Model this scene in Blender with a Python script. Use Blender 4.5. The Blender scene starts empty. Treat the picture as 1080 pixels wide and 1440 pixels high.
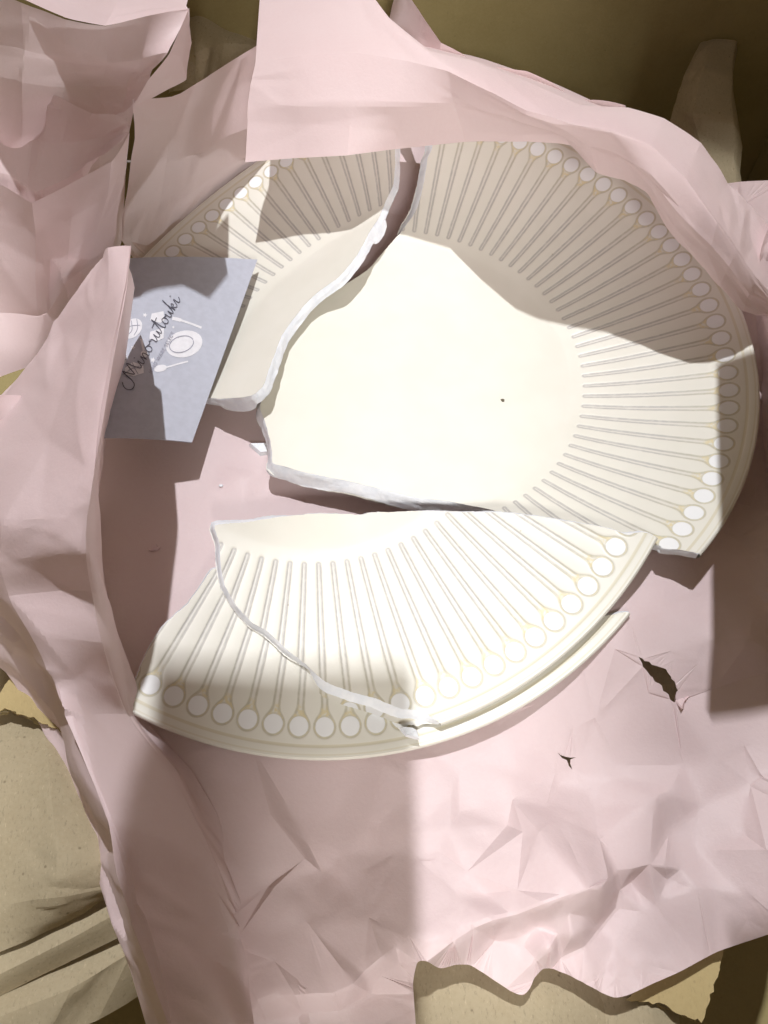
import bpy, bmesh, math, random
import numpy as np
from mathutils import Matrix, Vector
from mathutils.kdtree import KDTree
from mathutils.geometry import delaunay_2d_cdt

# ------------------------------------------------------------------ camera
sc = bpy.context.scene
CAM = np.array([-0.026976, -0.213484, 0.270188])
RC = np.array([[0.997518, -0.016709, 0.068399],      # rows: camera right, camera down, camera forward
               [0.019702, -0.866387, -0.498985],
               [0.067598, 0.499094, -0.863907]])
FOC = 1400.0                                           # focal length in pixels of a 1080 wide frame
cd = bpy.data.cameras.new('camera')
cam = bpy.data.objects.new('camera', cd)
sc.collection.objects.link(cam)
cd.sensor_fit = 'HORIZONTAL'; cd.sensor_width = 36.0; cd.lens = 36.0 * FOC / 1080.0
cd.clip_start = 0.005; cd.clip_end = 20.0
mw = Matrix.Identity(4)
for i in range(3):
    mw[i][0] = RC[0][i]; mw[i][1] = -RC[1][i]; mw[i][2] = -RC[2][i]; mw[i][3] = CAM[i]
cam.matrix_world = mw
sc.camera = cam

# ------------------------------------------------------------------ ambient light, lamp, exposure
LDIR = np.array([-0.10, 0.26, 1.0])                    # towards the lamp
w = bpy.data.worlds.new('World'); sc.world = w; w.use_nodes = True
bg = w.node_tree.nodes['Background']
bg.inputs[0].default_value = (1.0, 0.84, 0.74, 1); bg.inputs[1].default_value = 0.235
ld = bpy.data.lights.new('ceiling_lamp', 'AREA')
ld.shape = 'RECTANGLE'; ld.size = 0.015; ld.size_y = 0.070; ld.energy = 54.0
ld.color = (0.965, 0.975, 1.0)
lo = bpy.data.objects.new('ceiling_lamp', ld); sc.collection.objects.link(lo)
ln = Vector(LDIR).normalized()
lo.location = Vector((0.0, -0.03, 0.0)) + ln * 2.5
LAMP = np.array(lo.location)
lo.rotation_euler = (-ln).to_track_quat('-Z', 'Y').to_euler()
# a broad dim room light behind the photographer reaches in under the far flap
fd = bpy.data.lights.new('room_lamp', 'AREA'); fd.shape = 'DISK'; fd.size = 0.18; fd.energy = 10.0; fd.color = (1.0, 0.975, 0.93)
fo = bpy.data.objects.new('room_lamp', fd); sc.collection.objects.link(fo); fo.location = (-0.01, -0.95, 0.80)
fo.rotation_euler = (Vector((0, 0, 0)) - fo.location).to_track_quat('-Z', 'Y').to_euler()
sc.view_settings.view_transform = 'Standard'; sc.view_settings.look = 'None'
sc.view_settings.exposure = 0.0; sc.view_settings.gamma = 1.0
sc.view_settings.use_curve_mapping = False
sc.cycles.use_denoising = True
sc.cycles.max_bounces = 5; sc.cycles.diffuse_bounces = 4; sc.cycles.transmission_bounces = 4
sc.cycles.use_adaptive_sampling = True; sc.cycles.adaptive_threshold = 0.04

col = sc.collection
rng = np.random.RandomState(7)
random.seed(7)

# ------------------------------------------------------------------ helpers
def U(px, py, z):
    """the point at height z that stands at this spot of a 1080x1440 frame"""
    d = RC.T @ np.array([(px - 540.0) / FOC, (py - 720.0) / FOC, 1.0])
    return CAM + d * (z - CAM[2]) / d[2]

def tag(o, label=None, cat=None, group=None, kind=None):
    if label: o['label'] = label
    if cat: o['category'] = cat
    if group: o['group'] = group
    if kind: o['kind'] = kind
    return o

def empty(name, loc=(0, 0, 0)):
    o = bpy.data.objects.new(name, None); o.empty_display_size = 0.01
    o.location = loc; col.objects.link(o); return o

def mesh_obj(name, V, F, mat, parent=None, smooth=True, local=False):
    """V in world metres unless local"""
    me = bpy.data.meshes.new(name)
    V = np.asarray(V, float)
    o = bpy.data.objects.new(name, me)
    if parent is not None and not local:
        V = V - np.array(parent.location)
    me.from_pydata([tuple(v) for v in V], [], [tuple(int(i) for i in f) for f in F])
    me.validate(); me.update()
    if smooth: me.polygons.foreach_set('use_smooth', [True] * len(me.polygons))
    me.materials.append(mat)
    col.objects.link(o)
    if parent is not None: o.parent = parent
    return o

def inside(P, poly):
    P = np.asarray(P); x, y = P[:, 0], P[:, 1]; poly = np.asarray(poly); r = np.zeros(len(P), bool)
    j = len(poly) - 1
    for i in range(len(poly)):
        xi, yi = poly[i]; xj, yj = poly[j]
        c = ((yi > y) != (yj > y)) & (x < (xj - xi) * (y - yi) / ((yj - yi) if yj != yi else 1e-12) + xi)
        r ^= c; j = i
    return r

def resample(pts, step):
    pts = np.asarray(pts, float); out = [pts[0]]
    for a, b in zip(pts[:-1], pts[1:]):
        n = max(1, int(np.ceil(np.linalg.norm(b - a) / step)))
        for k in range(1, n + 1): out.append(a + (b - a) * k / n)
    return np.array(out)

def smooth_path(pts, sub=6, T=0.0):
    """Catmull-Rom through the points"""
    p = np.asarray(pts, float); n = len(p); out = []
    for i in range(n - 1):
        p0 = p[max(i - 1, 0)]; p1 = p[i]; p2 = p[i + 1]; p3 = p[min(i + 2, n - 1)]
        m1 = (p2 - p0) * .5 * (1 - T); m2 = (p3 - p1) * .5 * (1 - T)
        for k in range(sub):
            t = k / sub
            out.append((2*t**3-3*t**2+1)*p1 + (t**3-2*t**2+t)*m1 + (-2*t**3+3*t**2)*p2 + (t**3-t**2)*m2)
    out.append(p[-1]); return np.array(out)

def clear_of(P, loop, dist):
    kd = KDTree(len(loop))
    for i, q in enumerate(loop): kd.insert((q[0], q[1], 0), i)
    kd.balance()
    return P[np.array([kd.find((q[0], q[1], 0))[2] > dist for q in P])]

def cdt(bound_loops, interior):
    """triangles of the area inside loops[0] and outside the others"""
    V = []; E = []
    for lp in bound_loops:
        s = len(V); n = len(lp)
        V += [Vector((float(a[0]), float(a[1]))) for a in lp]
        E += [(s + i, s + (i + 1) % n) for i in range(n)]
    V += [Vector((float(a[0]), float(a[1]))) for a in interior]
    r = delaunay_2d_cdt(V, E, [], 0, 1e-7)
    P = np.array([(v[0], v[1]) for v in r[0]]); T = np.array([f for f in r[2] if len(f) == 3])
    c = P[T].mean(1); k = inside(c, bound_loops[0])
    for lp in bound_loops[1:]: k &= ~inside(c, lp)
    return P, T[k]

# value noise, for relief
def _hash(ix, iy, s):
    h = (ix.astype(np.int64) * 374761393 + iy.astype(np.int64) * 668265263 + s * 974711) & 0x7fffffff
    h = ((h ^ (h >> 13)) * 1274126177) & 0x7fffffff
    return ((h ^ (h >> 16)) & 0xffff) / 65535.0
def vnoise(x, y, s=0):
    ix = np.floor(x); iy = np.floor(y); fx = x - ix; fy = y - iy
    fx = fx*fx*(3-2*fx); fy = fy*fy*(3-2*fy)
    a = _hash(ix, iy, s); b = _hash(ix+1, iy, s); c = _hash(ix, iy+1, s); d = _hash(ix+1, iy+1, s)
    return (a*(1-fx)+b*fx)*(1-fy) + (c*(1-fx)+d*fx)*fy - .5
def facets(x, y, cell, s=0, stretch=1.6):
    """crumpled-paper relief: flat triangular facets that meet in sharp creases, heights about -.5 to .5"""
    r = np.random.RandomState(s + 1000); a = r.uniform(0, math.pi)
    p = (x * math.cos(a) + y * math.sin(a)) / stretch; q = -x * math.sin(a) + y * math.cos(a)
    x0, x1, y0, y1 = p.min() - cell, p.max() + cell, q.min() - cell, q.max() + cell
    gx, gy = np.meshgrid(np.arange(x0, x1 + cell, cell), np.arange(y0, y1 + cell, cell))
    P = np.stack([gx.ravel(), gy.ravel()], 1) + r.uniform(-.48, .48, (gx.size, 2)) * cell
    keep = r.uniform(0, 1, len(P)) > .25; P = P[keep]; H = r.uniform(-.5, .5, len(P)) * np.clip(r.uniform(.2, 1.6, len(P)), 0, 1)
    res = delaunay_2d_cdt([Vector((float(u), float(v))) for u, v in P], [], [], 0, 1e-9)
    T = np.array(res[2]); V = np.array([(v[0], v[1]) for v in res[0]]); H = np.array([H[o[0]] if o else 0. for o in res[3]])
    h = np.zeros(p.shape)
    for t in T:
        A, B, C = V[t]; lo_ = V[t].min(0); hi_ = V[t].max(0)
        k = np.nonzero((p >= lo_[0]) & (p <= hi_[0]) & (q >= lo_[1]) & (q <= hi_[1]))
        if not len(k[0]): continue
        d = (B[0]-A[0])*(C[1]-A[1]) - (C[0]-A[0])*(B[1]-A[1])
        if abs(d) < 1e-14: continue
        pp, qq = p[k] - A[0], q[k] - A[1]
        u = (pp*(C[1]-A[1]) - (C[0]-A[0])*qq) / d; v = ((B[0]-A[0])*qq - pp*(B[1]-A[1])) / d
        ok = (u >= -1e-6) & (v >= -1e-6) & (u + v <= 1 + 1e-6); idx = tuple(kk[ok] for kk in k)
        h[idx] = (H[t[0]] * (1 - u - v) + H[t[1]] * u + H[t[2]] * v)[ok]
    return h
def seg_crease(X, Y, a, b, amp, w1, w2, soft=0.0):
    """a sharp ridge (or valley) from a to b, w1/w2 the width to its left and right"""
    a = np.asarray(a); b = np.asarray(b); L = np.linalg.norm(b - a); t = (b - a) / L; n = np.array([-t[1], t[0]])
    s = ((X - a[0]) * t[0] + (Y - a[1]) * t[1]) / L; d = (X - a[0]) * n[0] + (Y - a[1]) * n[1]
    win = np.clip(s / .25, 0, 1) * np.clip((1 - s) / .25, 0, 1)
    k = np.where(d > 0, 1 - d / w1, 1 + d / w2)
    return amp * np.clip(k, 0, 1) ** 1.25 * win

# ------------------------------------------------------------------ node helper
class N:
    def __init__(s, mat):
        s.t = mat.node_tree; s.n = s.t.nodes
    def put(s, sock, v):
        if isinstance(v, bpy.types.NodeSocket): s.t.links.new(v, sock)
        else: sock.default_value = v
    def m(s, op, a, b=None, c=None, clamp=False):
        n = s.n.new('ShaderNodeMath'); n.operation = op; n.use_clamp = clamp
        s.put(n.inputs[0], a)
        if b is not None: s.put(n.inputs[1], b)
        if c is not None: s.put(n.inputs[2], c)
        return n.outputs[0]
    def ss(s, v, lo, hi, a=0.0, b=1.0):
        n = s.n.new('ShaderNodeMapRange'); n.interpolation_type = 'SMOOTHSTEP'
        s.put(n.inputs[0], v); n.inputs[1].default_value = lo; n.inputs[2].default_value = hi
        n.inputs[3].default_value = a; n.inputs[4].default_value = b
        return n.outputs[0]
    def mix(s, f, a, b):
        n = s.n.new('ShaderNodeMix'); n.data_type = 'RGBA'
        s.put(n.inputs[0], f); s.put(n.inputs[6], a); s.put(n.inputs[7], b); return n.outputs[2]
    def noise(s, vec, scale, detail=4, rough=.55):
        n = s.n.new('ShaderNodeTexNoise'); n.inputs['Scale'].default_value = scale
        n.inputs['Detail'].default_value = detail; n.inputs['Roughness'].default_value = rough
        if vec is not None: s.t.links.new(vec, n.inputs['Vector'])
        return n.outputs[0]
    def coord(s, which='Object'):
        return s.n.new('ShaderNodeTexCoord').outputs[which]
    def bump(s, h, strength, dist, normal=None):
        n = s.n.new('ShaderNodeBump'); n.inputs['Strength'].default_value = strength
        n.inputs['Distance'].default_value = dist; s.t.links.new(h, n.inputs['Height'])
        if normal is not None: s.t.links.new(normal, n.inputs['Normal'])
        return n.outputs[0]

def new_mat(name):
    m = bpy.data.materials.new(name); m.use_nodes = True
    return m, N(m), m.node_tree.nodes['Principled BSDF']

# ------------------------------------------------------------------ materials
STEP = 2 * math.pi / 93; RI = 64.5; RH = 108.5; RR = 116.7      # pattern pitch, inner end, disc centre, rim (mm)

def glaze_material():
    m, g, b = new_mat('ivory_glaze')
    co = g.coord()
    sx = g.n.new('ShaderNodeSeparateXYZ'); g.t.links.new(co, sx.inputs[0])
    x = g.m('MULTIPLY', sx.outputs[0], 1000.0); y = g.m('MULTIPLY', sx.outputs[1], 1000.0)
    wob = g.m('MULTIPLY', g.m('SUBTRACT', g.noise(co, 420, 2), .5), .26)
    r = g.m('SQRT', g.m('ADD', g.m('MULTIPLY', x, x), g.m('MULTIPLY', y, y)))
    a = g.m('DIVIDE', g.m('ARCTAN2', y, x), STEP)
    fr = g.m('SUBTRACT', a, g.m('ROUND', a))
    u = g.m('ADD', g.m('MULTIPLY', g.m('MULTIPLY', fr, STEP), r), wob)
    tc = g.m('MINIMUM', g.m('MAXIMUM', r, RI), RH)
    hw = g.ss(r, RI, RH, .52, .82)
    def hyp(p, q): return g.m('SQRT', g.m('ADD', g.m('MULTIPLY', p, p), g.m('MULTIPLY', q, q)))
    d1 = g.m('SUBTRACT', hyp(u, g.m('SUBTRACT', r, tc)), hw)
    d2 = g.m('SUBTRACT', hyp(u, g.m('SUBTRACT', r, RH)), 2.95)
    d = g.m('SMOOTH_MIN', d1, d2, 4.2)
    ad = g.m('ABSOLUTE', g.m('ADD', d, .05))
    line = g.ss(ad, .10, .56, 1.0, 0.0)
    line2 = g.ss(g.m('ABSOLUTE', d2), .12, .36, .55, 0.0)
    line2 = g.m('MULTIPLY', line2, g.ss(r, 98, 101))
    line = g.m('MAXIMUM', line, line2)
    inner = g.ss(d, -.05, .1, 1.0, 0.0)                        # inside the stick and funnel
    disc = g.ss(d2, -.35, -.1, 1.0, 0.0)
    pool = g.m('MULTIPLY', g.m('MULTIPLY', inner, g.ss(d2, -.2, .1)), g.ss(r, 101.5, 104.5))
    pool = g.m('MULTIPLY', pool, g.ss(g.noise(co, 900, 2), .35, .65))
    ring = g.m('MAXIMUM', g.ss(g.m('ABSOLUTE', g.m('SUBTRACT', r, 113.7)), .25, .6, .9, 0.0),
               g.ss(g.m('ABSOLUTE', g.m('SUBTRACT', r, 116.0)), .1, .35, .6, 0.0))
    mott = g.noise(co, 60, 2)
    base = g.mix(g.ss(mott, .3, .7), (.765, .748, .675, 1), (.74, .722, .645, 1))
    c = g.mix(g.m('MULTIPLY', inner, .5), base, (.69, .67, .62, 1))
    c = g.mix(disc, c, (.835, .845, .85, 1))
    warm = g.ss(r, 88, 106)                                    # the glaze pools yellow in the lines towards the rim
    lc = g.mix(warm, (.48, .465, .44, 1), (.52, .49, .39, 1))
    c = g.mix(g.m('MULTIPLY', line, g.ss(g.noise(co, 500, 2), .2, .6, .6, .95)), c, lc)
    c = g.mix(g.m('MULTIPLY', pool, .8), c, (.70, .61, .36, 1))
    c = g.mix(g.m('MULTIPLY', ring, .8), c, (.64, .59, .44, 1))
    # dark iron specks, a few
    vo = g.n.new('ShaderNodeTexVoronoi'); vo.inputs['Scale'].default_value = 55; g.t.links.new(co, vo.inputs['Vector'])
    c = g.mix(g.ss(vo.outputs['Distance'], .012, .022, .45, 0.0), c, (.35, .30, .22, 1))
    g.t.links.new(c, b.inputs['Base Color'])
    b.inputs['Roughness'].default_value = .36; b.inputs['Specular IOR Level'].default_value = .32
    b.inputs['IOR'].default_value = 1.45
    b.inputs['Subsurface Weight'].default_value = 0.0
    # relief: grooves along the outlines, softly raised sticks and discs
    h = g.m('ADD', g.m('MULTIPLY', g.ss(g.m('ABSOLUTE', d), .0, .75), 1.0), g.m('MULTIPLY', g.ss(g.m('ABSOLUTE', g.m('SUBTRACT', r, 113.7)), 0, .8), .6))
    nm = g.bump(h, .2, .0004)
    g.t.links.new(nm, b.inputs['Normal'])
    return m

def bisque_material():
    m, g, b = new_mat('white_bisque'); co = g.coord()
    n1 = g.noise(co, 240, 5); n2 = g.noise(co, 1800, 4)
    g.t.links.new(g.mix(g.ss(n1, .35, .65), (.77, .80, .85, 1), (.85, .87, .90, 1)), b.inputs['Base Color'])
    b.inputs['Roughness'].default_value = .75
    g.t.links.new(g.bump(g.m('ADD', g.m('MULTIPLY', n1, 1.5), g.m('MULTIPLY', n2, .25)), .35, .0008), b.inputs['Normal'])
    return m

def paper_material(name, ca, cb, translucent=.25, fibre=1.0, speck=0.0, rough=.7, spec=.3):
    m, g, b = new_mat(name); co = g.coord('Object')
    n1 = g.noise(co, 35, 3, .6); n2 = g.noise(co, 900, 2, .6)
    f = g.m('ADD', g.m('MULTIPLY', n1, .6), g.m('MULTIPLY', n2, .4 * fibre))
    c = g.mix(g.ss(f, .3, .75), ca, cb)
    if speck:
        mp = g.n.new('ShaderNodeMapping'); mp.inputs['Scale'].default_value = (1, .35, 1); mp.inputs['Rotation'].default_value = (0, 0, .6)
        g.t.links.new(co, mp.inputs[0])
        fib = g.noise(mp.outputs[0], 1500, 3, .7)
        c = g.mix(g.ss(fib, .56, .70, 0.0, .55 * speck), c, tuple(.45 * v for v in ca[:3]) + (1,))
        fib2 = g.noise(mp.outputs[0], 1100, 3, .7)
        c = g.mix(g.ss(fib2, .60, .72, 0.0, .5 * speck), c, tuple(min(1, 1.5 * v) for v in ca[:3]) + (1,))
        vo = g.n.new('ShaderNodeTexVoronoi'); vo.inputs['Scale'].default_value = 160; g.t.links.new(co, vo.inputs['Vector'])
        c = g.mix(g.ss(vo.outputs['Distance'], .03, .09, .7 * speck, 0.0), c, (.12, .09, .05, 1))
    g.t.links.new(c, b.inputs['Base Color'])
    b.inputs['Roughness'].default_value = rough; b.inputs['Specular IOR Level'].default_value = spec
    nm = g.bump(g.m('ADD', g.m('MULTIPLY', n1, 1.2), g.m('MULTIPLY', n2, .35 * fibre)), .25, .0009)
    g.t.links.new(nm, b.inputs['Normal'])
    if translucent:
        tr = g.n.new('ShaderNodeBsdfTranslucent'); g.t.links.new(g.mix(.45, c, (.97, .93, .90, 1)), tr.inputs[0]); g.t.links.new(nm, tr.inputs[1])
        mx = g.n.new('ShaderNodeMixShader'); mx.inputs[0].default_value = translucent
        g.t.links.new(b.outputs[0], mx.inputs[1]); g.t.links.new(tr.outputs[0], mx.inputs[2])
        g.t.links.new(mx.outputs[0], g.n['Material Output'].inputs[0])
    return m

GLAZE = glaze_material()
BISQUE = bisque_material()
PINK = paper_material('pink_paper', (.905, .735, .75, 1), (.88, .69, .705, 1), .30, .8, rough=.50, spec=.5)
KRAFT = paper_material('kraft_paper', (.45, .38, .255, 1), (.39, .32, .205, 1), .06, 1.0, .8, .8)
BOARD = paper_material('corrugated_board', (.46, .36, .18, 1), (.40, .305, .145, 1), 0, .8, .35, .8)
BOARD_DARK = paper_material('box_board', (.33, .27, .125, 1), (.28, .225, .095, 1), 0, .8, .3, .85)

def plain(name, c, rough=.6):
    m, g, b = new_mat(name); co = g.coord(); n = g.noise(co, 400, 3)
    g.t.links.new(g.mix(g.ss(n, .3, .7), tuple(c) + (1,), tuple(.92 * v for v in c) + (1,)), b.inputs['Base Color'])
    b.inputs['Roughness'].default_value = rough
    return m
CARD = plain('blue_grey_card', (.49, .51, .59), .5)
INK = plain('dark_ink', (.07, .07, .10), .5)
WHITE_INK = plain('white_ink', (.80, .80, .84), .5)
GREY_INK = plain('grey_ink', (.33, .33, .41), .5)
SPECK = plain('dark_speck', (.10, .08, .04), .6)

# ------------------------------------------------------------------ the cardboard box and its wadding
def box_panel(name, P, thick, mat, parent):
    """a board from four corners (counter-clockwise), with thickness"""
    P = np.array(P, float); n = np.cross(P[1] - P[0], P[3] - P[0]); n /= np.linalg.norm(n)
    V = np.vstack([P, P - n * thick]); F = [(0,1,2,3), (7,6,5,4), (0,4,5,1), (1,5,6,2), (2,6,7,3), (3,7,4,0)]
    o = mesh_obj(name, V, F, mat, parent, smooth=False)
    bm = bmesh.new(); bm.from_mesh(o.data)
    bmesh.ops.bevel(bm, geom=bm.edges[:], offset=.0008, segments=2, affect='EDGES'); bm.to_mesh(o.data); bm.free()
    return o

box = empty('cardboard_box', (0, 0, -.095))
tag(box, 'brown cardboard shipping box around the pink paper and broken plate', 'box')
X0, X1, Y0, Y1, ZB, ZT = -.23, .20, -.31, .205, -.095, .10
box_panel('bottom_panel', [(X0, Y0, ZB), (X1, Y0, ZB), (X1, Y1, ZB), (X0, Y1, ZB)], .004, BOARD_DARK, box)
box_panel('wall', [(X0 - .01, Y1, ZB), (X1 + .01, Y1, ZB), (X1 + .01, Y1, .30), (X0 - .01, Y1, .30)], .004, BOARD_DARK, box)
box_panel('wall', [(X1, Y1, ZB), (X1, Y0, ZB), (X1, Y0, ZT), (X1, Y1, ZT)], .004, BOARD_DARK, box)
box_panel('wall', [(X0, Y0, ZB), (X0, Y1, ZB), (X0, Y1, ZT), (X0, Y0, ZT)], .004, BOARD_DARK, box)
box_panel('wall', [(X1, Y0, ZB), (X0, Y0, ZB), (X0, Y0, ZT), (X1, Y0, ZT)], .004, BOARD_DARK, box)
# unseen flaps added above and beside the frame, shaped to cast straight-edged shadows
def lift(x, y, z0, z):
    p = np.array([x, y, z0]); d = LAMP - p; return p + d * (z - z0) / d[2]
ze = .36
c0 = lift(.002, -.1085, -.006, ze); c1 = lift(-.071, -.1085, -.006, ze)
box_panel('shade_flap', [(c1[0], Y0, ze), (c0[0], Y0, ze), tuple(c0), tuple(c1)], .003, BOARD, box)
box_panel('shade_flap', [(c1[0], Y0, ZT), (c0[0], Y0, ZT), (c0[0], Y0, ze), (c1[0], Y0, ze)], .003, BOARD, box)
zn = .33; n0 = lift(.090, -.186, -.03, zn)
box_panel('shade_flap', [(n0[0], Y0, zn), (X1, Y0, zn), (X1, n0[1], zn), (n0[0], n0[1], zn)], .003, BOARD, box)
box_panel('shade_flap', [(n0[0], Y0, ZT), (X1, Y0, ZT), (X1, Y0, zn), (n0[0], Y0, zn)], .003, BOARD, box)
zf = .125
a0 = lift(.106, -.006, .018, zf); a1 = lift(.0895, -.124, -.01, zf)
box_panel('shade_flap', [(a1[0], a1[1], zf), (X1, a1[1], ZT), (X1, a0[1], ZT), (a0[0], a0[1], zf)], .003, BOARD, box)

def patch(name, rows, mat, parent, res=.0010, T=.2, cr=.0012, cell=.016, seed=0, fine=.00006, K=.75):
    """a sheet lofted through rows of (px, py, z) control points, crumpled along its normal"""
    G = np.array([[q[:3] if len(q) == 4 else tuple(U(*q)) for q in row] for row in rows])
    nr, nc = G.shape[:2]
    lu = np.linalg.norm(np.diff(G, axis=1), axis=2).sum(1).mean(); lv = np.linalg.norm(np.diff(G, axis=0), axis=2).sum(0).mean()
    su = max(3, int(lu / (nc - 1) / res)); sv = max(3, int(lv / (nr - 1) / res))
    def loft(sub_u, sub_v, path):
        A = np.array([path(r, sub_u) for r in G])
        return np.array([path(A[:, j], sub_v) for j in range(A.shape[1])]).transpose(1, 0, 2)
    def lin(p, n):
        return np.array([p[i] + (p[i+1] - p[i]) * k / n for i in range(len(p) - 1) for k in range(n)] + [p[-1]])
    B = loft(su, sv, lambda p, n: smooth_path(p, n, T)) * (1 - K) + loft(su, sv, lin) * K
    H, W = B.shape[:2]
    du = np.gradient(B, axis=1); dv = np.gradient(B, axis=0); n = np.cross(du, dv); n /= np.linalg.norm(n, axis=2)[..., None] + 1e-12
    s = np.linspace(0, lu, W)[None].repeat(H, 0); t = np.linspace(0, lv, H)[:, None].repeat(W, 1)
    win = np.clip(.35 + 2.2 * vnoise(s / (1.5 * cell), t / (1.5 * cell), seed + 4), 0, 1)
    h = cr * 3.4 * facets(s, t, cell, seed) + cr * 2.2 * win * facets(s, t, cell * .42, seed + 9) + cr * .5 * win * facets(s, t, cell * .2, seed + 11) + fine * vnoise(s / .006, t / .006, seed + 3)
    B = B + n * h[..., None]
    V = B.reshape(-1, 3); i = np.arange(H * W).reshape(H, W)
    F = np.stack([i[:-1, :-1], i[:-1, 1:], i[1:, 1:], i[1:, :-1]], -1).reshape(-1, 4)
    o = mesh_obj(name, V, F, mat, parent); o.data.set_sharp_from_angle(angle=math.radians(12)); return o

def kraft(name, label, rows, mat=None, cat='paper', **k):
    base = np.array([U(*q) for r in rows for q in r]); loc = (base[:, 0].mean(), base[:, 1].mean(), base[:, 2].min())
    e = empty(name, loc); tag(e, label, cat, 'kraft packing paper in the box')
    patch('sheet', rows, mat or KRAFT, e, K=.4, **k); return e

kraft('kraft_packing_paper', 'broad crumpled brown kraft sheet left of the pink paper at lower left',
      [[(-60, 985, -.03), (0, 1000, -.026), (60, 1020, -.024), (130, 1030, -.03), (200, 1040, -.04)],
       [(-60, 1080, -.022), (0, 1090, -.016), (70, 1100, -.014), (140, 1110, -.020), (220, 1110, -.03)],
       [(-60, 1180, -.02), (0, 1190, -.014), (80, 1200, -.010), (150, 1200, -.016), (240, 1190, -.028)],
       [(-60, 1290, -.02), (0, 1275, -.016), (80, 1258, -.013), (160, 1245, -.018), (250, 1230, -.03)],
       [(-60, 1375, -.024), (0, 1338, -.022), (90, 1290, -.022), (165, 1248, -.024), (260, 1200, -.034)]], cr=.0022, cell=.024, seed=3)
kraft('kraft_packing_paper', 'narrow folded kraft strip beneath the broad sheet at lower left',
      [[(-60, 1360, -.0255), (0, 1325, -.0245), (100, 1275, -.0245), (170, 1235, -.027), (280, 1180, -.038)],
       [(-60, 1400, -.0235), (0, 1370, -.0225), (100, 1320, -.0225), (190, 1270, -.0255), (290, 1220, -.038)],
       [(-60, 1440, -.028), (0, 1402, -.028), (100, 1352, -.028), (200, 1303, -.030), (300, 1260, -.042)]], cr=.0016, cell=.024, seed=5)
kraft('kraft_packing_paper', 'lowest kraft sheet in the bottom left corner of the box',
      [[(-60, 1425, -.031), (0, 1395, -.0305), (100, 1345, -.0305), (200, 1296, -.0325), (290, 1250, -.045)],
       [(-60, 1460, -.0275), (0, 1430, -.0265), (100, 1390, -.0265), (190, 1340, -.031), (280, 1300, -.045)],
       [(-60, 1520, -.031), (0, 1490, -.031), (60, 1475, -.031), (140, 1437, -.036), (215, 1388, -.046)]], cr=.0018, cell=.024, seed=8)
kraft('kraft_packing_paper', 'pale kraft sheet showing under the pink edge at the bottom',
      [[(540, 1330, -.030), (640, 1330, -.026), (740, 1345, -.026), (830, 1350, -.028), (900, 1360, -.03)],
       [(548, 1390, -.028), (640, 1390, -.023), (740, 1400, -.021), (830, 1405, -.024), (905, 1425, -.027)],
       [(550, 1480, -.028), (640, 1480, -.022), (740, 1480, -.020), (850, 1480, -.024), (940, 1490, -.027)]], cr=.0009, cell=.022, seed=11)
kraft('kraft_packing_paper', 'pale kraft edge behind a torn crack at the bottom right',
      [[(770, 1360, -.031), (850, 1375, -.030), (920, 1390, -.030), (960, 1410, -.031)],
       [(790, 1400, -.027), (850, 1395, -.0255), (915, 1412, -.026), (955, 1430, -.029)],
       [(830, 1490, -.026), (870, 1480, -.0245), (925, 1480, -.026), (960, 1490, -.029)]], cr=.0009, cell=.02, seed=13)
kraft('kraft_packing_paper', 'upright kraft strip with a folded edge against the far box wall',
      [[(985, 62, -.01), (1005, 58, -.008), (1033, 60, -.008), (1036, 60, -.012)],
       [(965, 110, -.014), (990, 95, -.006), (1030, 110, -.008), (1034, 112, -.014)],
       [(950, 150, -.02), (975, 160, -.012), (1030, 165, -.012), (1040, 180, -.02)],
       [(935, 200, -.028), (985, 210, -.022), (1035, 215, -.022), (1044, 240, -.03)],
       [(930, 300, -.05), (985, 320, -.045), (1040, 330, -.045), (1048, 340, -.05)]], cr=.0014, cell=.02, seed=17)
kraft('kraft_packing_paper', 'dark crumpled kraft paper in the hollow at top left',
      [[(230, -40, -.02), (290, -30, -.012), (340, -20, -.01), (420, -30, -.02)],
       [(230, 20, -.03), (280, 35, -.015), (330, 30, -.02), (420, 20, -.03)],
       [(230, 70, -.02), (275, 75, -.01), (320, 60, -.016), (420, 70, -.03)],
       [(230, 130, -.03), (280, 125, -.02), (330, 120, -.028), (420, 120, -.04)]], cr=.004, cell=.02, seed=19)
kraft('kraft_packing_paper', 'dark kraft wadding under the plate inside the box',
      [[(-120, 640, -.07), (200, 560, -.05), (560, 520, -.045), (900, 560, -.05), (1200, 640, -.08)],
       [(-120, 860, -.07), (200, 860, -.05), (560, 860, -.045), (900, 860, -.05), (1200, 860, -.08)],
       [(-120, 1080, -.07), (200, 1080, -.05), (560, 1080, -.045), (900, 1080, -.05), (1150, 1080, -.08)],
       [(-120, 1250, -.07), (200, 1250, -.05), (560, 1250, -.05), (900, 1250, -.055), (1000, 1250, -.085)]], cr=.006, cell=.03, seed=23, res=.004)

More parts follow.
